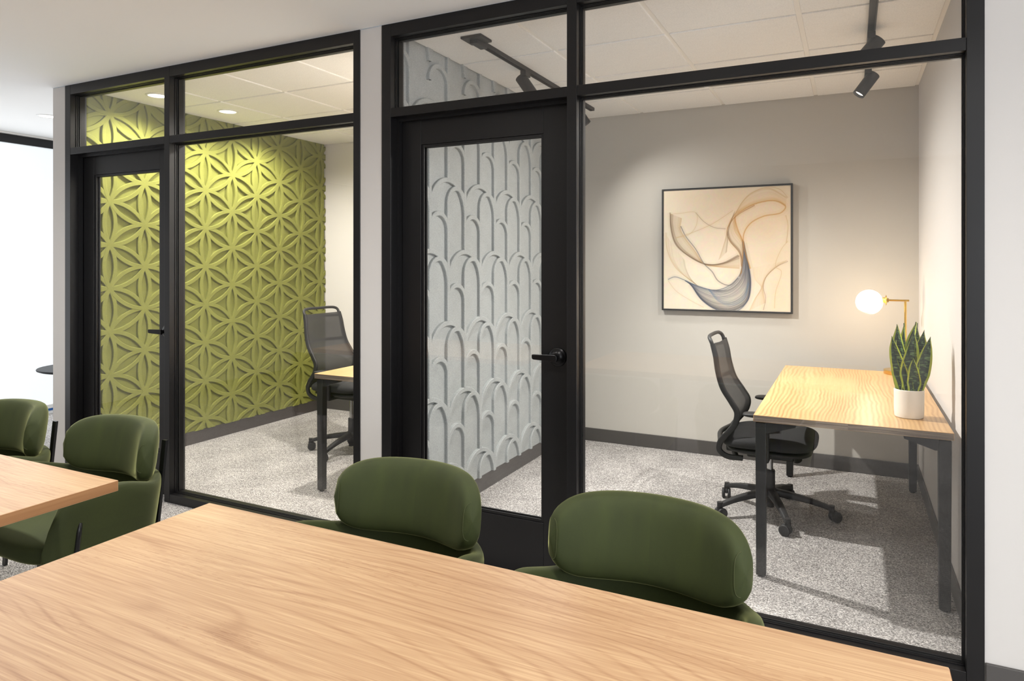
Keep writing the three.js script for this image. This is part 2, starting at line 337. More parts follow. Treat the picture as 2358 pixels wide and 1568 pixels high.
{ // nested arches, pale grey
  const x0 = -2.056, h = 0.018, c = 0.187, box = [BACKZ + 0.004, -0.112, 0.1, CEIL - 0.002], w = 0.027;
  const p = thing('felt_wall_panel', 'pale grey felt wall panel with raised nested arches', 'wall panel', [0, 0, 0]);
  obj('felt_sheet', bx(-2.069, x0, box[2], box[3], box[0], box[1]), M.grey, p);
  const arc = (zc, ys, r) => { const q = []; for (let i = 0; i <= 24; i++) { const a = i / 24 * Math.PI; q.push([zc + r * Math.cos(a), ys + r * Math.sin(a)]); } return q; };
  const add = (name, path, e) => { const g = ribGeometry(path, w, x0, h + e, box); if (g) mesh(name, g, M.grey, p); };
  for (let r = -2; r <= 5; r++) {
    const Y = 1.905 - 0.405 * r;                        // crown of the wide arches of this row
    for (let k = -4; k <= 12; k++) {
      if (((k + r) % 2 + 2) % 2) continue;
      const z = -0.577 - c * k, e = (((k + r) / 2 % 2 + 2) % 2) * 0.00015;
      add('arch_rib', arc(z, Y - c - w / 2, c), e);
      add('arch_rib', arc(z - c / 2, Y - 0.054 - c / 2, c / 2), 0.0003 + e);
      add('arch_rib', arc(z + c / 2, Y - 0.208 - c / 2, c / 2), 0.0006 + e);
      const top = Y - 0.054 - c / 2, bot = Y - 0.81 - w / 2, path = [];
      for (let i = 0; i <= 16; i++) path.push([z, top + (bot - top) * i / 16]);
      add('column_rib', path, 0.0009);
    }
  }
}

// ---------------------------------------------------------------- painting
function paintingTexture() {
  const S = 1024, cv = document.createElement('canvas'); cv.width = cv.height = S;
  const c = cv.getContext('2d');
  c.fillStyle = '#e4d6bd'; c.fillRect(0, 0, S, S);
  for (let i = 0; i < 260; i++) {                       // thin washes of the ground colour
    const x = rnd() * S, y = rnd() * S, r = 60 + rnd() * 190, g = c.createRadialGradient(x, y, 0, x, y, r);
    const warm = x / S * 0.8 + (1 - y / S) * 0.5 + rnd() * 0.4 > 0.85;
    const col = warm ? '222,190,150' : '240,232,216';
    g.addColorStop(0, `rgba(${col},0.07)`); g.addColorStop(1, `rgba(${col},0)`); c.fillStyle = g; c.fillRect(0, 0, S, S);
  }
  const P = (a) => a.map(([x, y]) => [(x - 118) / 1205 * S, (y - 205 - (x - 118) / 1205 * 0) / 1175 * S]);   // measured in the picture's own frame
  const curve = (pts, t) => { const v = new THREE.CatmullRomCurve3(pts.map(([x, y]) => V3(x, y, 0)), false, 'centripetal').getPoint(t); return [v.x, v.y]; };
  function ribbon(A, B, n, colA, colB, alpha, width = 1.2, pw = 1) { // threads laid between two outlines
    A = P(A); B = P(B);
    for (let k = 0; k < n; k++) {
      const f = Math.pow(k / (n - 1), pw), jit = (rnd() - 0.5) * 0.02, m = mixc(colA, colB, f), ends = Math.min(1, 0.35 + 1.2 * Math.pow(Math.abs(f - 0.5) * 2, 3));
      c.strokeStyle = `rgba(${m.map((q) => q | 0).join(',')},${Math.min(1, alpha * ends * (0.5 + 1.6 * rnd() * rnd()) * 2.5)})`; c.lineWidth = width * (1 + rnd() * 3.2); c.lineJoin = 'round';
      c.beginPath();
      for (let i = 0; i <= 60; i++) { const a = curve(A, i / 60), b = curve(B, i / 60), x = a[0] + (b[0] - a[0]) * (f + jit), y = a[1] + (b[1] - a[1]) * (f + jit); i ? c.lineTo(x, y) : c.moveTo(x, y); }
      c.stroke();
    }
  }
  function line(pts, col, alpha, width) {
    pts = P(pts);
    for (let s = 0; s < 4; s++) { c.strokeStyle = `rgba(${col.join(',')},${Math.min(1, alpha * 1.5) * [1, 0.3, 0.12, 0.06][s]})`; c.lineWidth = width * [1.2, 3, 8, 20][s]; c.beginPath(); for (let i = 0; i <= 80; i++) { const q = curve(pts, i / 80); i ? c.lineTo(q[0], q[1]) : c.moveTo(q[0], q[1]); } c.stroke(); }
  }
  const navy = [52, 66, 92], slate = [60, 58, 62], umber = [108, 84, 58], ochre = [186, 128, 52], sand = [196, 164, 120];
  // the dark sail at the foot
  ribbon([[330, 1100], [470, 1150], [640, 1190], [770, 1145], [860, 1050], [890, 930], [885, 700]], [[390, 1130], [500, 1290], [640, 1375], [800, 1385], [930, 1300], [965, 1120], [900, 720]], 120, navy, slate, 0.13, 1.6, 0.8);
  ribbon([[560, 1180], [660, 1300], [780, 1340], [900, 1280], [950, 1130]], [[620, 1190], [760, 1180], [850, 1110], [900, 1010], [920, 900]], 60, [86, 112, 142], slate, 0.07, 2);
  line([[160, 1090], [230, 1064], [330, 1095], [480, 1160], [640, 1188], [780, 1130], [870, 1020], [885, 900]], navy, 0.5, 2);
  line([[390, 1130], [470, 1250], [600, 1360], [740, 1395], [860, 1370], [940, 1270], [965, 1120], [940, 930], [895, 740]], navy, 0.55, 3);
  line([[160, 1100], [240, 1200], [380, 1290], [520, 1360]], sand, 0.3, 2);
  // brown wing on the left
  ribbon([[182, 430], [185, 540], [230, 720], [330, 830], [520, 930], [700, 930], [860, 850]], [[300, 480], [290, 590], [340, 680], [430, 800], [530, 940], [620, 960], [860, 980]], 90, umber, sand, 0.09, 1.5);
  line([[182, 420], [190, 580], [240, 740], [360, 850], [540, 940], [700, 925], [850, 850]], umber, 0.6, 2.2);
  line([[290, 560], [340, 660], [440, 790], [520, 930], [600, 1010], [660, 1100], [770, 1140], [850, 1070]], slate, 0.5, 2.2);
  line([[440, 430], [520, 520], [620, 580], [730, 595]], umber, 0.35, 1.6);
  line([[180, 440], [300, 430], [440, 430], [450, 540], [380, 640], [240, 675]], sand, 0.4, 1.6);
  line([[240, 675], [420, 620], [600, 545], [800, 420]], sand, 0.5, 1.6);
  ribbon([[140, 640], [170, 850], [280, 1010], [420, 1120]], [[330, 900], [350, 990], [400, 1090], [470, 1160]], 46, sand, umber, 0.05, 1.8);
  line([[140, 620], [150, 780], [230, 960], [400, 1110]], sand, 0.5, 1.8);
  // golden loop
  ribbon([[740, 600], [800, 480], [960, 380], [1180, 340], [1280, 400]], [[820, 480], [850, 400], [960, 260], [1120, 215], [1290, 310]], 60, ochre, sand, 0.06, 1.8);
  line([[890, 720], [830, 560], [822, 480], [900, 415], [1040, 355], [1190, 345], [1278, 400], [1240, 455], [1080, 485], [960, 550], [900, 650], [905, 780], [960, 980]], ochre, 0.75, 2.6);
  line([[880, 960], [860, 830], [770, 710], [742, 630], [780, 530], [850, 460], [1000, 378]], [150, 96, 40], 0.6, 2.2);
  ribbon([[820, 480], [830, 590], [890, 700], [890, 900], [880, 1020]], [[740, 640], [770, 720], [860, 830], [885, 940], [860, 1060]], 60, ochre, umber, 0.08, 1.6);
  ribbon([[740, 600], [730, 680], [700, 780], [660, 900]], [[820, 420], [760, 600], [750, 720], [740, 820]], 36, sand, umber, 0.06, 1.8);
  line([[830, 480], [860, 380], [960, 270], [1120, 212], [1230, 240], [1300, 320]], sand, 0.5, 1.8);
  // faint plumes on the right
  ribbon([[1300, 900], [1190, 970], [1090, 1080], [1080, 1180], [1100, 1300]], [[980, 970], [1000, 1080], [1060, 1160], [1000, 1270], [950, 1380]], 60, sand, [206, 178, 140], 0.07, 2);
  line([[1300, 910], [1200, 960], [1110, 1050], [1080, 1150], [1100, 1260], [1080, 1370]], umber, 0.3, 1.8);
  line([[1300, 720], [1240, 800], [1190, 960], [1240, 1000], [1190, 1200], [1180, 1350]], sand, 0.4, 1.8);
  line([[1280, 480], [1300, 580], [1285, 740]], sand, 0.4, 3);
  const t = new THREE.CanvasTexture(cv); t.colorSpace = THREE.SRGBColorSpace; return t;
}
{
  const x0 = -1.288, x1 = -0.366, y0 = 1.065, y1 = 1.981, zf = -2.428, f = 0.012;
  const p = thing('painting', 'square abstract painting of smoky blue and ochre ribbons', 'painting', [(x0 + x1) / 2, y0, zf]);
  const W = (x1 - x0) / 2, H = y1 - y0;
  for (const g of [rb(-W, -W + f, 0, H, -0.038, 0, 0.0015, 1), rb(W - f, W, 0, H, -0.038, 0, 0.0015, 1), rb(-W + f, W - f, 0, f, -0.038, -0.0005, 0.0015, 1), rb(-W + f, W - f, H - f, H, -0.038, -0.0005, 0.0015, 1)]) obj('frame_rail', g, M.black, p);
  const cv = new THREE.PlaneGeometry(2 * W - 2 * f - 0.004, H - 2 * f - 0.004);
  obj('canvas', [cv.translate(0, H / 2, -0.006)], std(0xf0f0f0, 0.7, { map: paintingTexture() }), p);
  obj('canvas_stretcher', bx(-W + f, W - f, f, H - f, -0.03, -0.0075), M.pot, p);
}

// ---------------------------------------------------------------- desks
function desk(x0, x1, z0, z1, label) {
  const d = thing('desk', label, 'desk', [(x0 + x1) / 2, 0, (z0 + z1) / 2], 0, 'office desks');
  const W = (x1 - x0) / 2, L = (z1 - z0) / 2;
  const g = rb(-W, W, 0.705, 0.735, -L, L, 0.0012, 1), p = g.attributes.position, n = g.attributes.normal, uv = g.attributes.uv;
  for (let i = 0; i < p.count; i++) Math.abs(n.getY(i)) > 0.8 ? uv.setXY(i, p.getZ(i) + 0.85, p.getX(i) + 0.425) : uv.setXY(i, p.getX(i) + p.getZ(i), p.getY(i));
  obj('desk_top', [g], M.ash, d);
  obj('edge_band', [bx(-W + 0.002, W - 0.002, 0.7065, 0.733, L, L + 0.001), bx(-W - 0.001, -W, 0.7065, 0.733, -L + 0.002, L - 0.002)], M.ashEdge, d);
  for (const sx of [-1, 1]) for (const sz of [-1, 1]) {
    const x = sx * (W - 0.03), z = sz * (L - 0.035);
    const leg = rb(-0.0215, 0.0215, 0.008, 0.7, -0.0215, 0.0215, 0.004);
    const q = leg.attributes.position; for (let i = 0; i < q.count; i++) { const t = q.getY(i) > 0.4 ? 1.08 : 0.96; q.setX(i, q.getX(i) * t); q.setZ(i, q.getZ(i) * t); }
    const L1 = obj('leg', [leg.translate(x, 0, z)], M.black, d);
    const sh = new THREE.Shape(); sh.moveTo(0, 0); sh.lineTo(0, -0.05); sh.lineTo(0.02, -0.05); sh.lineTo(0.13, -0.014); sh.lineTo(0.13, 0); sh.closePath();
    const arm = new THREE.ExtrudeGeometry(sh, { depth: 0.04, bevelEnabled: false }).translate(0, 0, -0.02); if (sx > 0) arm.scale(-1, 1, 1).index; 
    if (sx > 0) { const a = arm.attributes.position; for (let i = 0; i < a.count; i += 3) for (let k = 0; k < 3; k++) { const t0 = a.array[i * 3 + k]; a.array[i * 3 + k] = a.array[(i + 2) * 3 + k]; a.array[(i + 2) * 3 + k] = t0; } arm.computeVertexNormals(); }
    obj('bracket', [arm.translate(x + sx * -0.015, 0.705, z)], M.black, d);
    obj('glide', [cyl(V3(x, 0, z), V3(x, 0.01, z), 0.014)], M.gasket, d);
  }
  return d;
}
desk(-0.396, 0.372, -2.21, -0.527, 'light ash topped desk with black legs holding lamp and plant');
desk(-2.99, -2.222, -2.22, -0.535, 'wood topped desk partly hidden behind the white wall strip');

// ---------------------------------------------------------------- office chairs
function superpad(w, h, d, ex, n = 28, crown = 0.0, drop = 0.0) {   // upholstered pad
  const f = (c, e) => Math.sign(c) * Math.pow(Math.abs(c), e);
  return grid(n * 2, n, (u, v) => {
    const a = u * 2 * Math.PI, b = (v - 0.5) * Math.PI, cb = f(Math.cos(b), 0.55);
    const x = w * cb * f(Math.cos(a), ex), z = d * cb * f(Math.sin(a), ex), y = h * f(Math.sin(b), 0.75);
    return V3(x, y + crown * (1 - (x / w) ** 2) - drop * Math.max(0, z / d - 0.2) ** 2, -z);
  });
}
function officeChair(x, z, turn, lift, label, starTurn) {
  const c = thing('office_chair', label, 'office chair', [x, 0, z], turn, 'mesh back office chairs');
  // star base
  const hub = part('star_base', null, c); hub.rotation.y = starTurn;
  obj('hub', lathe([[0, 0.07], [0.03, 0.07], [0.033, 0.09], [0.038, 0.13], [0.03, 0.15], [0, 0.15]], 24), M.plastic, hub);
  for (let k = 0; k < 5; k++) {
    const a = k / 5 * 2 * Math.PI;
    const arm = grid(14, 12, (u, v) => {
      const r = 0.025 + u * 0.3, y = 0.125 - 0.03 * u - 0.028 * u * u * u, hw = 0.026 - 0.011 * u, hh = 0.021 - 0.008 * u, t = v * 2 * Math.PI, f = (q) => Math.sign(q) * Math.pow(Math.abs(q), 0.6);
      return V3(hw * f(Math.cos(t)), y + hh * f(Math.sin(t)), r);
    }, true);
    const tip = cyl(V3(0, 0.05, 0.315), V3(0, 0.09, 0.315), 0.014, 0.016, 16);
    obj('arm', [arm.rotateY(a), tip.rotateY(a)], M.plastic, hub);
    const cs = part('caster', null, c); cs.position.set(Math.sin(a + starTurn) * 0.322, 0, Math.cos(a + starTurn) * 0.322); cs.rotation.y = a * 1.7 + 0.6; cs.scale.setScalar(1.08);
    for (const s of [-1, 1]) obj('wheel', [lathe([[0, -0.009], [0.022, -0.009], [0.0265, -0.006], [0.028, 0], [0.0265, 0.006], [0.022, 0.008], [0, 0.009]], 24).rotateZ(Math.PI / 2).translate(s * 0.015, 0.028, 0.012)], M.plastic, cs);
    obj('hood', [new THREE.SphereGeometry(0.024, 16, 10, 0, Math.PI * 2, 0, Math.PI * 0.5).scale(0.32, 1, 1).translate(0, 0.03, 0.008), cyl(V3(0, 0.03, -0.004), V3(0, 0.06, -0.004), 0.006)], M.plastic, cs);
  }
  obj('gas_lift', [cyl(V3(0, 0.06, 0), V3(0, 0.25, 0), 0.0255, 0.0245), cyl(V3(0, 0.04, 0), V3(0, 0.07, 0), 0.02)], M.plastic, c);
  obj('piston', [cyl(V3(0, 0.25, 0), V3(0, 0.34 + lift, 0), 0.014)], M.chrome, c);
  const L = (g) => g.translate(0, lift, 0);
  obj('tilt_mechanism', [L(rb(-0.075, 0.075, 0.325, 0.385, -0.12, 0.13, 0.012)), L(rb(-0.03, 0.03, 0.335, 0.37, -0.24, -0.1, 0.01))], M.plastic, c);
  obj('tension_knob', [L(cyl(V3(0.13, 0.345, 0.1), V3(0.19, 0.335, 0.115), 0.018, 0.018)), L(cyl(V3(0.15, 0.34, 0.11), V3(0.19, 0.27, 0.13), 0.02, 0.026)), L(tube([V3(0.08, 0.345, 0.06), V3(0.15, 0.33, 0.07), V3(0.17, 0.29, 0.1), V3(0.19, 0.28, 0.12)], 0.007))], M.plastic, c);
  obj('seat_pan', [L(superpad(0.225, 0.022, 0.225, 0.55, 18).translate(0, 0.388, 0.0))], M.plastic, c);
  const seat = obj('seat', [L(superpad(0.25, 0.046, 0.25, 0.55, 30, 0.006, 0.03).translate(0, 0.438, 0.0))], M.fabric, c);
  // back: rails, net, crossbar, handle; profile is (forward, height)
  const prof = [[-0.285, 0.965], [-0.268, 0.9], [-0.255, 0.82], [-0.228, 0.73], [-0.18, 0.655], [-0.15, 0.6], [-0.16, 0.54], [-0.215, 0.465], [-0.245, 0.42], [-0.25, 0.375], [-0.215, 0.342], [-0.13, 0.335]];
  const pc = new THREE.CatmullRomCurve3(prof.map(([q, y]) => V3(0, y, q)));
  const halfW = (t) => 0.19 + 0.032 * Math.sin(Math.min(1, t / 0.62) * Math.PI * 0.5) - (t > 0.62 ? (t - 0.62) * 0.2 : 0);
  for (const s of [-1, 1]) {
    const rail = grid(70, 12, (u, v) => {
      const p = pc.getPoint(u), tn = pc.getTangent(u), a = v * 2 * Math.PI, nx = V3(1, 0, 0), nn = V3(0, -tn.z, tn.y), q = (e) => Math.sign(e) * Math.pow(Math.abs(e), 0.6);
      const th = 0.017 - 0.004 * Math.abs(u - 0.5);
      return V3(s * halfW(u) + nx.x * 0.011 * q(Math.cos(a)), p.y, p.z).add(nn.multiplyScalar(th * q(Math.sin(a)))).add(V3(0, lift, 0.0));
    }, true);
    obj('back_rail', rail, M.plastic, c);
  }
  const net = grid(48, 20, (u, v) => { const t = u * 0.72, p = pc.getPoint(t), hw = halfW(t), x = (v * 2 - 1) * hw; return V3(x, p.y + lift, p.z + 0.012 - 0.026 * (1 - (v * 2 - 1) ** 2) * Math.sin(Math.PI * Math.min(1, u * 1.1))); });
  obj('back_net', [net], M.net, c);
  const bar = (t, w) => tube([V3(-halfW(t), pc.getPoint(t).y + lift, pc.getPoint(t).z - 0.004), V3(0, pc.getPoint(t).y + lift + 0.004, pc.getPoint(t).z - 0.034), V3(halfW(t), pc.getPoint(t).y + lift, pc.getPoint(t).z - 0.004)], w, 20, 10);
  obj('lumbar_bar', [bar(0.245, 0.012).scale(1, 1, 1)], M.plastic, c);
  obj('lower_bar', [bar(0.7, 0.014)], M.plastic, c); obj('lower_bar', [bar(0.97, 0.016)], M.plastic, c);
  obj('top_bar', [bar(0.04, 0.009)], M.plastic, c);
  const y1 = 0.965 + lift;
  obj('handle_loop', [tube([V3(-0.19, y1 - 0.01, -0.284), V3(-0.188, y1 + 0.02, -0.297), V3(-0.165, y1 + 0.034, -0.308), V3(0, y1 + 0.038, -0.322), V3(0.165, y1 + 0.034, -0.308), V3(0.188, y1 + 0.02, -0.297), V3(0.19, y1 - 0.01, -0.284)], 0.0105, 50, 10)], M.plastic, c);
  for (const s of [-1, 1]) {
    const a = part('armrest', null, c);
    obj('arm_post', [rb(s * 0.262 - 0.012, s * 0.262 + 0.012, 0.36 + lift, 0.6 + lift * 0.3, -0.03, 0.02, 0.006), rb(Math.min(s * 0.1, s * 0.268), Math.max(s * 0.1, s * 0.268), 0.355 + lift, 0.38 + lift, -0.028, 0.018, 0.006)], M.plastic, a);
    obj('arm_pad', [superpad(0.042, 0.013, 0.115, 0.5, 14).translate(s * 0.262, 0.607 + lift * 0.3, 0.0)], M.plastic, a);
  }
  return c;
}
officeChair(-0.41, -1.4, R(90), 0, 'black mesh back office chair at the desk with the plant', R(3));
officeChair(-3.39, -1.37, R(90), 0.07, 'black mesh back office chair in front of the green felt wall', R(-14));

// ---------------------------------------------------------------- desk lamp and plant
{
  const l = thing('desk_lamp', 'brass desk lamp with a glowing white glass globe', 'desk lamp', [0.285, 0.735, -2.13]);
  obj('base', lathe([[0, 0], [0.1, 0], [0.104, 0.002], [0.104, 0.024], [0.102, 0.026], [0, 0.026]], 48), M.brass, l);
  obj('pole', [cyl(V3(0.015, 0.02, 0), V3(0.015, 0.455, 0), 0.0065)], M.brass, l);
  obj('arm', [cyl(V3(-0.085, 0.455, 0), V3(0.035, 0.455, 0), 0.006)], M.brass, l);
  obj('socket', [lathe([[0, 0], [0.012, 0], [0.014, 0.01], [0.03, 0.012], [0.033, 0.015], [0.016, 0.022], [0.018, 0.04], [0, 0.04]], 28).rotateZ(Math.PI / 2).translate(-0.075, 0.455, 0)], M.brass, l);
  const gl = part('globe', null, l); gl.position.set(-0.183, 0.441, 0);
  const shade = new THREE.SphereGeometry(0.078, 48, 32, 0, Math.PI * 2, 0, Math.PI * 0.8).rotateZ(R(-22)).rotateX(R(12));
  obj('globe_glass', [shade], phys(0xffffff, 0.5, { transmission: 0.08, thickness: 0, emissive: 0xfff4e4, emissiveIntensity: 0.42, side: THREE.DoubleSide }), gl);
  obj('bulb', [new THREE.SphereGeometry(0.03, 24, 16)], std(0xffffff, 0.5, { emissive: 0xffe9c8, emissiveIntensity: 3 }), gl);
  const pl = new THREE.PointLight(0xffe6c4, 0.22); pl.castShadow = true; pl.shadow.radius = 1.4; gl.add(pl);
}
function leafTexture() {
  const W = 128, H = 512;
  return tex(W, H, (i, j) => {
    const u = Math.abs(i / (W - 1) * 2 - 1), v = j / H;
    const edge = 0.74 + (vn(v * 9, 3, 5) - 0.5) * 0.1;
    if (u > edge) return mixc([196, 200, 70], [150, 172, 46], vn(v * 14, u * 5, 6));
    const b = fbm(i * 0.035 + 2 * vn(v * 20, i * 0.05, 2), v * 58, 3, 9);
    const t = Math.max(0, Math.min(1, (b - 0.5) * 4.2));
    return mixc([24, 46, 27], [112, 142, 86], t);
  }, true, false);
}
{
  const p = thing('potted_snake_plant', 'snake plant with yellow edged leaves in a white pot', 'plant', [0.231, 0.735, -0.79]);
  obj('pot', lathe([[0, 0.004], [0.053, 0], [0.057, 0.004], [0.0588, 0.03], [0.0595, 0.122], [0.058, 0.125], [0.0545, 0.124], [0.0535, 0.1], [0, 0.1]], 56), M.pot, p);
  obj('soil', [lathe([[0, 0.112], [0.03, 0.111], [0.0535, 0.107]], 30)], M.soil, p);
  const lm = phys(0xffffff, 0.4, { map: leafTexture(), side: THREE.DoubleSide });
  const leaf = (bx0, bz0, tipx, tipz, hgt, w, twist, bend, face) => {
    const g = grid(26, 8, (u, v) => {
      const s = v * 2 - 1, wid = 1.22 * w * Math.min(1, Math.pow(u, 0.001) * (0.3 + 0.88 * Math.sin(Math.PI * Math.min(1, Math.pow(u, 1.1) * 0.84 + 0.04)))) * Math.pow(Math.max(0, 1 - Math.pow(u, 2.8)), 0.95);
      const a = face + twist * u, ux = Math.cos(a), uz = Math.sin(a);
      const cx = bx0 + (tipx - bx0) * Math.pow(u, 1.5) + bend * Math.sin(Math.PI * u) , cz = bz0 + (tipz - bz0) * Math.pow(u, 1.5);
      const cup = 0.35 * wid * (s * s - 0.3), wave = 0.006 * Math.sin(u * 9 + s * 2) * s;
      return V3(cx + ux * s * wid - uz * (cup + wave), 0.1 + hgt * u, cz + uz * s * wid + ux * (cup + wave));
    });
    const uv = g.attributes.uv; for (let i = 0; i < uv.count; i++) uv.setXY(i, uv.getY(i), uv.getX(i));
    obj('leaf', [g], lm, p);
  };
  leaf(-0.02, 0.02, -0.07, 0.035, 0.26, 0.03, 0.25, -0.004, 0.15);
  leaf(0.0, 0.028, 0.02, 0.03, 0.29, 0.034, -0.35, -0.006, -0.1);
  leaf(0.03, 0.02, 0.08, 0.03, 0.265, 0.03, 0.5, 0.004, -0.35);
  leaf(0.014, 0.034, 0.012, 0.05, 0.17, 0.024, 0.2, 0.004, 0.1);
  leaf(-0.028, -0.004, -0.048, -0.01, 0.31, 0.034, 0.3, 0.002, 0.3);
  leaf(0.024, -0.004, 0.06, 0.0, 0.29, 0.034, -0.4, -0.004, 0.2);
  leaf(-0.006, -0.02, -0.02, -0.03, 0.315, 0.028, 0.6, 0, 0.6);
  leaf(0.012, -0.02, 0.036, -0.025, 0.318, 0.027, -0.5, 0, -0.3);
  leaf(-0.034, 0.012, -0.055, 0.0, 0.24, 0.024, 0.5, -0.003, 0.8);
  leaf(0.034, -0.02, 0.056, -0.05, 0.27, 0.028, 0.3, 0.003, 0.5);
  leaf(0.0, 0.01, 0.024, 0.01, 0.325, 0.03, 0.7, -0.004, 0.3);
}

// ---------------------------------------------------------------- velvet chairs
function velvetChair(x, z, turn, label) {
  const c = thing('velvet_chair', label, 'chair', [x, 0, z], turn, 'green velvet chairs at the tables');
  const Rr = 0.335, phi = R(50), zc = 0.125;            // plan arc of the back
  const sup = (q, e) => Math.sign(q) * Math.pow(Math.abs(q), e);
  // head pad
  const padPoint = (s, a, grow = 0) => {
    const e = Math.pow(Math.max(0, 1 - Math.pow(Math.abs(s), 5)), 0.42), ph = s * phi;
    const dr = (0.04 + grow) * (0.35 + 0.65 * e) * sup(Math.cos(a), 0.62) * Math.min(1, e * 3), dy = 0.113 * e * sup(Math.sin(a), 0.62), rr = Rr + dr;
    return V3(rr * Math.sin(ph), 0.669 + dy, zc - rr * Math.cos(ph) - dy * 0.18 * Math.cos(ph));
  };
  const pad = grid(56, 28, (u, v) => padPoint(u * 2 - 1, v * 2 * Math.PI), true);
  const uvp = pad.attributes.uv; for (let i = 0; i < uvp.count; i++) uvp.setXY(i, uvp.getX(i) * 2, uvp.getY(i) * 1.2);
  const hp = obj('head_pad', [pad], M.velvet, c);
  for (const s of [-1, 1]) { const pts = []; for (let i = 0; i <= 20; i++) pts.push(padPoint(s * 0.965, Math.PI + (i / 20 * 2 - 1) * 1.45, 0.0005)); obj('seam', tube(pts, 0.0009, 30, 5), M.thread, hp); }
  // lower shell: back and arms in one
  const plan = new THREE.CatmullRomCurve3([V3(-0.272, 0, 0.265), V3(-0.285, 0, 0.13), V3(-0.287, 0, 0.0), V3(-0.255, 0, -0.115), V3(-0.155, 0, -0.2), V3(0, 0, -0.232), V3(0.155, 0, -0.2), V3(0.255, 0, -0.115), V3(0.287, 0, 0.0), V3(0.285, 0, 0.13), V3(0.272, 0, 0.265)], false, 'centripetal');
  const shell = grid(72, 24, (u, v) => {
    const p = plan.getPoint(u), tn = plan.getTangent(u), n = V3(tn.z, 0, -tn.x), s = Math.abs(u * 2 - 1), e = Math.pow(Math.max(0, 1 - Math.pow(s, 26)), 0.5);
    const f = Math.max(0, (s - 0.62) / 0.38), top = 0.577 + 0.046 * THREE.MathUtils.smoothstep(s, 0.36, 0.68), bot = 0.335 + 0.02 * (1 - s), a = v * 2 * Math.PI;
    const th = 0.026 * e * sup(Math.cos(a), 0.6), y = (top + bot) / 2 + (top - bot) / 2 * (0.25 + 0.75 * e) * sup(Math.sin(a), 0.35);
    const q = p.clone().add(n.multiplyScalar(th)); q.y = y;
    q.z += f * f * (top - y) * 0.26 - 0.03 * f * f - (1 - Math.min(1, s * 1.6)) * (y - 0.36) * 0.09; 
    q.x *= 1 - (0.6 - y) * 0.3; q.z *= q.z < 0 ? 1 - (0.6 - y) * 0.4 : 1;
    return q;
  }, true);
  const sh = obj('shell', [shell], M.velvet, c);
  for (const s of [-1, 1]) for (const o of [0, 0.008]) { const u = 0.5 + s * (0.245 + o * 0.6), p = plan.getPoint(u), tn = plan.getTangent(u), n = V3(tn.z, 0, -tn.x).multiplyScalar(-0.027); const a = p.clone().add(n); if (a.clone().sub(V3(0, 0, 0.1)).length() > p.clone().sub(V3(0, 0, 0.1)).length()) a.copy(p).sub(n); obj('stitching', tube([a.clone().setY(0.577), a.clone().setY(0.54).multiply(V3(0.99, 1, 1)), a.clone().setY(0.5).multiply(V3(0.978, 1, 1))], 0.001, 10, 5), M.thread, sh); }
  // seat cushion
  const seat = superpad(0.252, 0.06, 0.25, 0.5, 30, 0.008, 0.012).translate(0, 0.415, 0.04);
  obj('seat', [seat], M.velvet, c);
  // black metal legs
  for (const s of [-1, 1]) {
    obj('leg', [tube([V3(s * 0.272, 0.528, 0.165), V3(s * 0.294, 0.52, 0.175), V3(s * 0.292, 0.42, 0.185), V3(s * 0.282, 0.006, 0.215)], 0.0085, 20, 10)], M.blackGloss, c);
    const bar = bx(-0.006, 0.006, 0, 1, -0.013, 0.013), q = bar.attributes.position;
    for (let i = 0; i < q.count; i++) { const y = q.getY(i); q.setXYZ(i, s * (0.135 + 0.03 * y) + q.getX(i) * 2, 0.002 + y * 0.695, -0.193 - 0.056 * y + q.getZ(i) * 0.45); }
    bar.computeVertexNormals();
    obj('leg', [bar], M.blackGloss, c);
  }
  obj('under_frame', rb(-0.25, 0.25, 0.335, 0.352, 0.1, 0.13, 0.004), M.blackGloss, c); obj('under_frame', rb(-0.23, 0.23, 0.335, 0.352, -0.17, -0.14, 0.004), M.blackGloss, c);
  return c;
}
velvetChair(-1.235, 1.1, 0, 'green velvet chair tucked under the near table, the one in front of the black door');
velvetChair(-0.482, 1.1, 0, 'green velvet chair tucked under the near table, in front of the desk leg');
velvetChair(-2.68, 1.1, 0, 'green velvet chair at the far table corner, its whole side and seat in view');
velvetChair(-3.43, 1.1, 0, 'green velvet chair cut by the left edge of the picture');

// ---------------------------------------------------------------- tables
function table(x0, x1, z0, z1, label) {
  const t = thing('table', label, 'table', [(x0 + x1) / 2, 0, (z0 + z1) / 2], 0, 'wood topped meeting tables');
  const W = (x1 - x0) / 2, L = (z1 - z0) / 2;
  const top = rb(-W, W, 0.707, 0.74, -L, L, 0.0015, 2), uv = top.attributes.uv; for (let i = 0; i < uv.count; i++) uv.setXY(i, uv.getX(i) + 0.95, uv.getY(i) + 0.65);
  obj('table_top', [top], M.oak, t);
  obj('edge_band', [bx(W, W + 0.0008, 0.7085, 0.7385, -L + 0.002, L - 0.002), bx(-W - 0.0008, -W, 0.7085, 0.7385, -L + 0.002, L - 0.002), bx(-W + 0.002, W - 0.002, 0.7085, 0.7385, -L - 0.0008, -L)], M.oakEdge, t);
  for (const s of [-1, 1]) {
    const x = s * (W - 0.5);
    obj('pedestal', [rb(x - 0.04, x + 0.04, 0.03, 0.69, -0.04, 0.04, 0.004)], M.black, t);
    obj('foot', [rb(x - 0.035, x + 0.035, 0, 0.035, -L + 0.1, L - 0.1, 0.006)], M.black, t);
    obj('support_arm', [rb(x - 0.03, x + 0.03, 0.685, 0.7065, -L + 0.14, L - 0.14, 0.004)], M.black, t);
  }
}
table(-1.63, 0.147, 1.371, 2.285, 'long wood grain table filling the foreground');
table(-3.86, -2.055, 1.357, 2.27, 'wood grain table at the left edge with its corner showing');

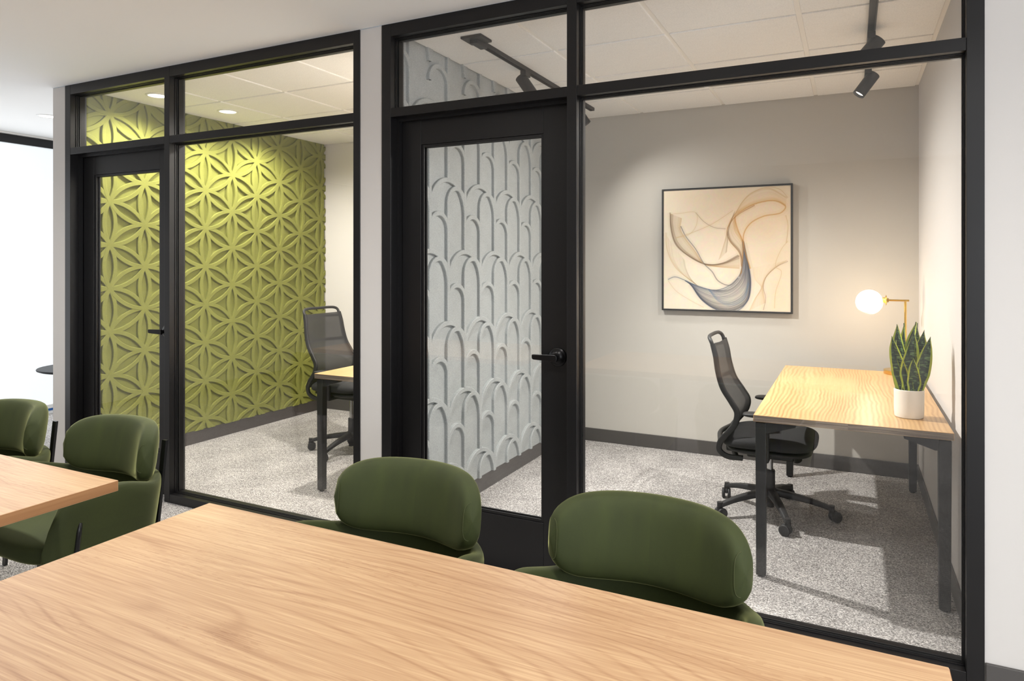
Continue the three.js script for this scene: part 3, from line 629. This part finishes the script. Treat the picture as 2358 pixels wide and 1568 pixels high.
// low round table by the windows
{
  const t = thing('cafe_table', 'low dark topped side table near the white shades', 'side table', [-5.2, 0, -0.47]);
  obj('table_top', [lathe([[0, 0.622], [0.28, 0.622], [0.3, 0.63], [0.303, 0.637], [0.3, 0.642], [0, 0.642]], 48)], std(0x1f2226, 0.75), t);
  obj('pedestal', [cyl(V3(0, 0.01, 0), V3(0, 0.622, 0), 0.028)], M.chrome, t);
  obj('foot', [lathe([[0, 0], [0.2, 0], [0.205, 0.006], [0.2, 0.012], [0.04, 0.018], [0, 0.018]], 48)], M.white, t);
}

// ---------------------------------------------------------------- lights of the place, with added lounge fill
function downlight(x, y, z, cd, label, color = 0xfff1df, angle = 62, pen = 1) {
  const d = thing('recessed_light', label, 'ceiling light', [x, y, z], 0, 'recessed ceiling lights');
  obj('trim_ring', [lathe([[0.06, 0.0], [0.062, -0.004], [0.074, -0.003], [0.077, 0.0], [0.077, 0.003], [0.06, 0.003]], 40)], M.white, d);
  obj('lens', [new THREE.CircleGeometry(0.0605, 36).rotateX(Math.PI / 2).translate(0, -0.001, 0)], M.lens, d);
  const s = new THREE.SpotLight(color, cd, 0, R(angle), pen, 2); s.position.set(0, -0.03, 0); s.target.position.set(0, -1, 0); s.castShadow = true; s.shadow.radius = 2.5;
  d.add(s, s.target);
}
const LOUNGE = 0xfffdf9;
[[-5.72, -0.5, 'round ceiling light above the window shades'], [-4.5, 1.5, 'added lounge fill light left of the far table'], [-3.3, 1.5, 'added lounge fill light over the far table'], [-2.05, 1.5, 'added lounge fill light between the tables'], [-0.8, 1.5, 'added lounge fill light over the near table'], [0.5, 1.5, 'added lounge fill light past the near table end'], [1.8, 1.5, 'added lounge fill light by the right wall'], [1.8, 4.2, 'added lounge fill light at the rear right']].forEach(([x, z, l]) => downlight(x, CEIL - 0.001, z, 4.6, l, LOUNGE, 78));  // first light is in view; the others are added to fill the lounge
downlight(-4.3, CEIL - 0.01, -0.42, 5.6, 'round ceiling light nearest the green office door', 0xfffaf0, 80, 0.6);
downlight(-4.27, CEIL - 0.01, -0.99, 4, 'round ceiling light above the middle of the green wall', 0xfffaf0, 80, 0.6);
downlight(-4.27, CEIL - 0.01, -1.54, 5.2, 'round ceiling light farthest along the green wall', 0xfffaf0, 80, 0.6);
downlight(-2.62, CEIL - 0.01, -0.72, 18, 'ceiling light over the desk of the green office', 0xfffaf0, 80, 0.6);

function track(x, z0, z1, canopyZ, label) {
  const t = thing('light_track', label, 'light track', [x, CEIL - 0.008, (z0 + z1) / 2], 0, 'ceiling light tracks');
  const L = (z1 - z0) / 2, zc = canopyZ - (z0 + z1) / 2;
  obj('rail', [bx(-0.017, -0.011, -0.022, 0, -L, L), bx(0.011, 0.017, -0.022, 0, -L, L), bx(-0.011, 0.011, -0.006, 0, -L, L), rb(-0.017, 0.017, -0.022, 0, -L - 0.004, -L, 0.001, 1)], M.black, t);
  obj('canopy', [rb(-0.06, 0.06, -0.013, 0, zc - 0.06, zc + 0.06, 0.003), rb(-0.021, 0.021, -0.034, -0.012, zc - 0.085, zc + 0.03, 0.003)], M.black, t);
}
track(-1.735, -2.12, -0.36, -0.355, 'black light track on the left beside the arched felt wall');
track(0.09, -2.3, -0.32, -0.33, 'black light track on the right above the desk');
function trackHead(x, z, aim, cd, angle, label, color = 0xfffcf6) {
  const h = thing('track_spotlight', label, 'spotlight', [x, CEIL - 0.03, z], 0, 'black track spotlights');
  const piv = V3(0, -0.075, 0), dir = V3(...aim).sub(V3(x, CEIL - 0.105, z)).normalize();
  obj('adapter', [rb(-0.018, 0.018, -0.032, -0.0005, -0.035, 0.035, 0.003)], M.black, h);
  obj('stem', [cyl(V3(0, -0.03, 0), V3(0, -0.075, 0), 0.006)], M.black, h);
  const body = part('lamp_body', null, h); body.position.copy(piv); body.quaternion.setFromUnitVectors(V3(0, -1, 0), dir);
  obj('cylinder', [lathe([[0, 0.055], [0.033, 0.055], [0.0345, 0.053], [0.0345, -0.09], [0.033, -0.092], [0.031, -0.09], [0.03, -0.07], [0, -0.068]], 32)], M.black, body);
  obj('lens', [new THREE.CircleGeometry(0.0295, 28).rotateX(Math.PI / 2).translate(0, -0.076, 0)], M.lens, body);
  const s = new THREE.SpotLight(color, cd, 0, R(angle), 0.9, 2); s.position.copy(piv).addScaledVector(dir, 0.1); s.target.position.copy(piv).addScaledVector(dir, 1); s.castShadow = true; s.shadow.radius = 1.2;
  h.add(s, s.target);
}
trackHead(-1.735, -0.95, [-0.1, 0.1, -1.1], 25, 58, 'black spotlight on the left track aimed at the desk');
trackHead(-1.735, -1.85, [-0.7, 0.9, -2.25], 2.6, 58, 'second spotlight of the left track nearer the back wall');
trackHead(0.09, -1.1, [-1.7, 0.4, -1.0], 11, 56, 'black spotlight nearest the glazing on the right track');
trackHead(0.09, -1.8, [-1.3, 0.5, -1.35], 3.4, 60, 'black spotlight with a lit lens at the right track end');

renderer.render(scene, camera);
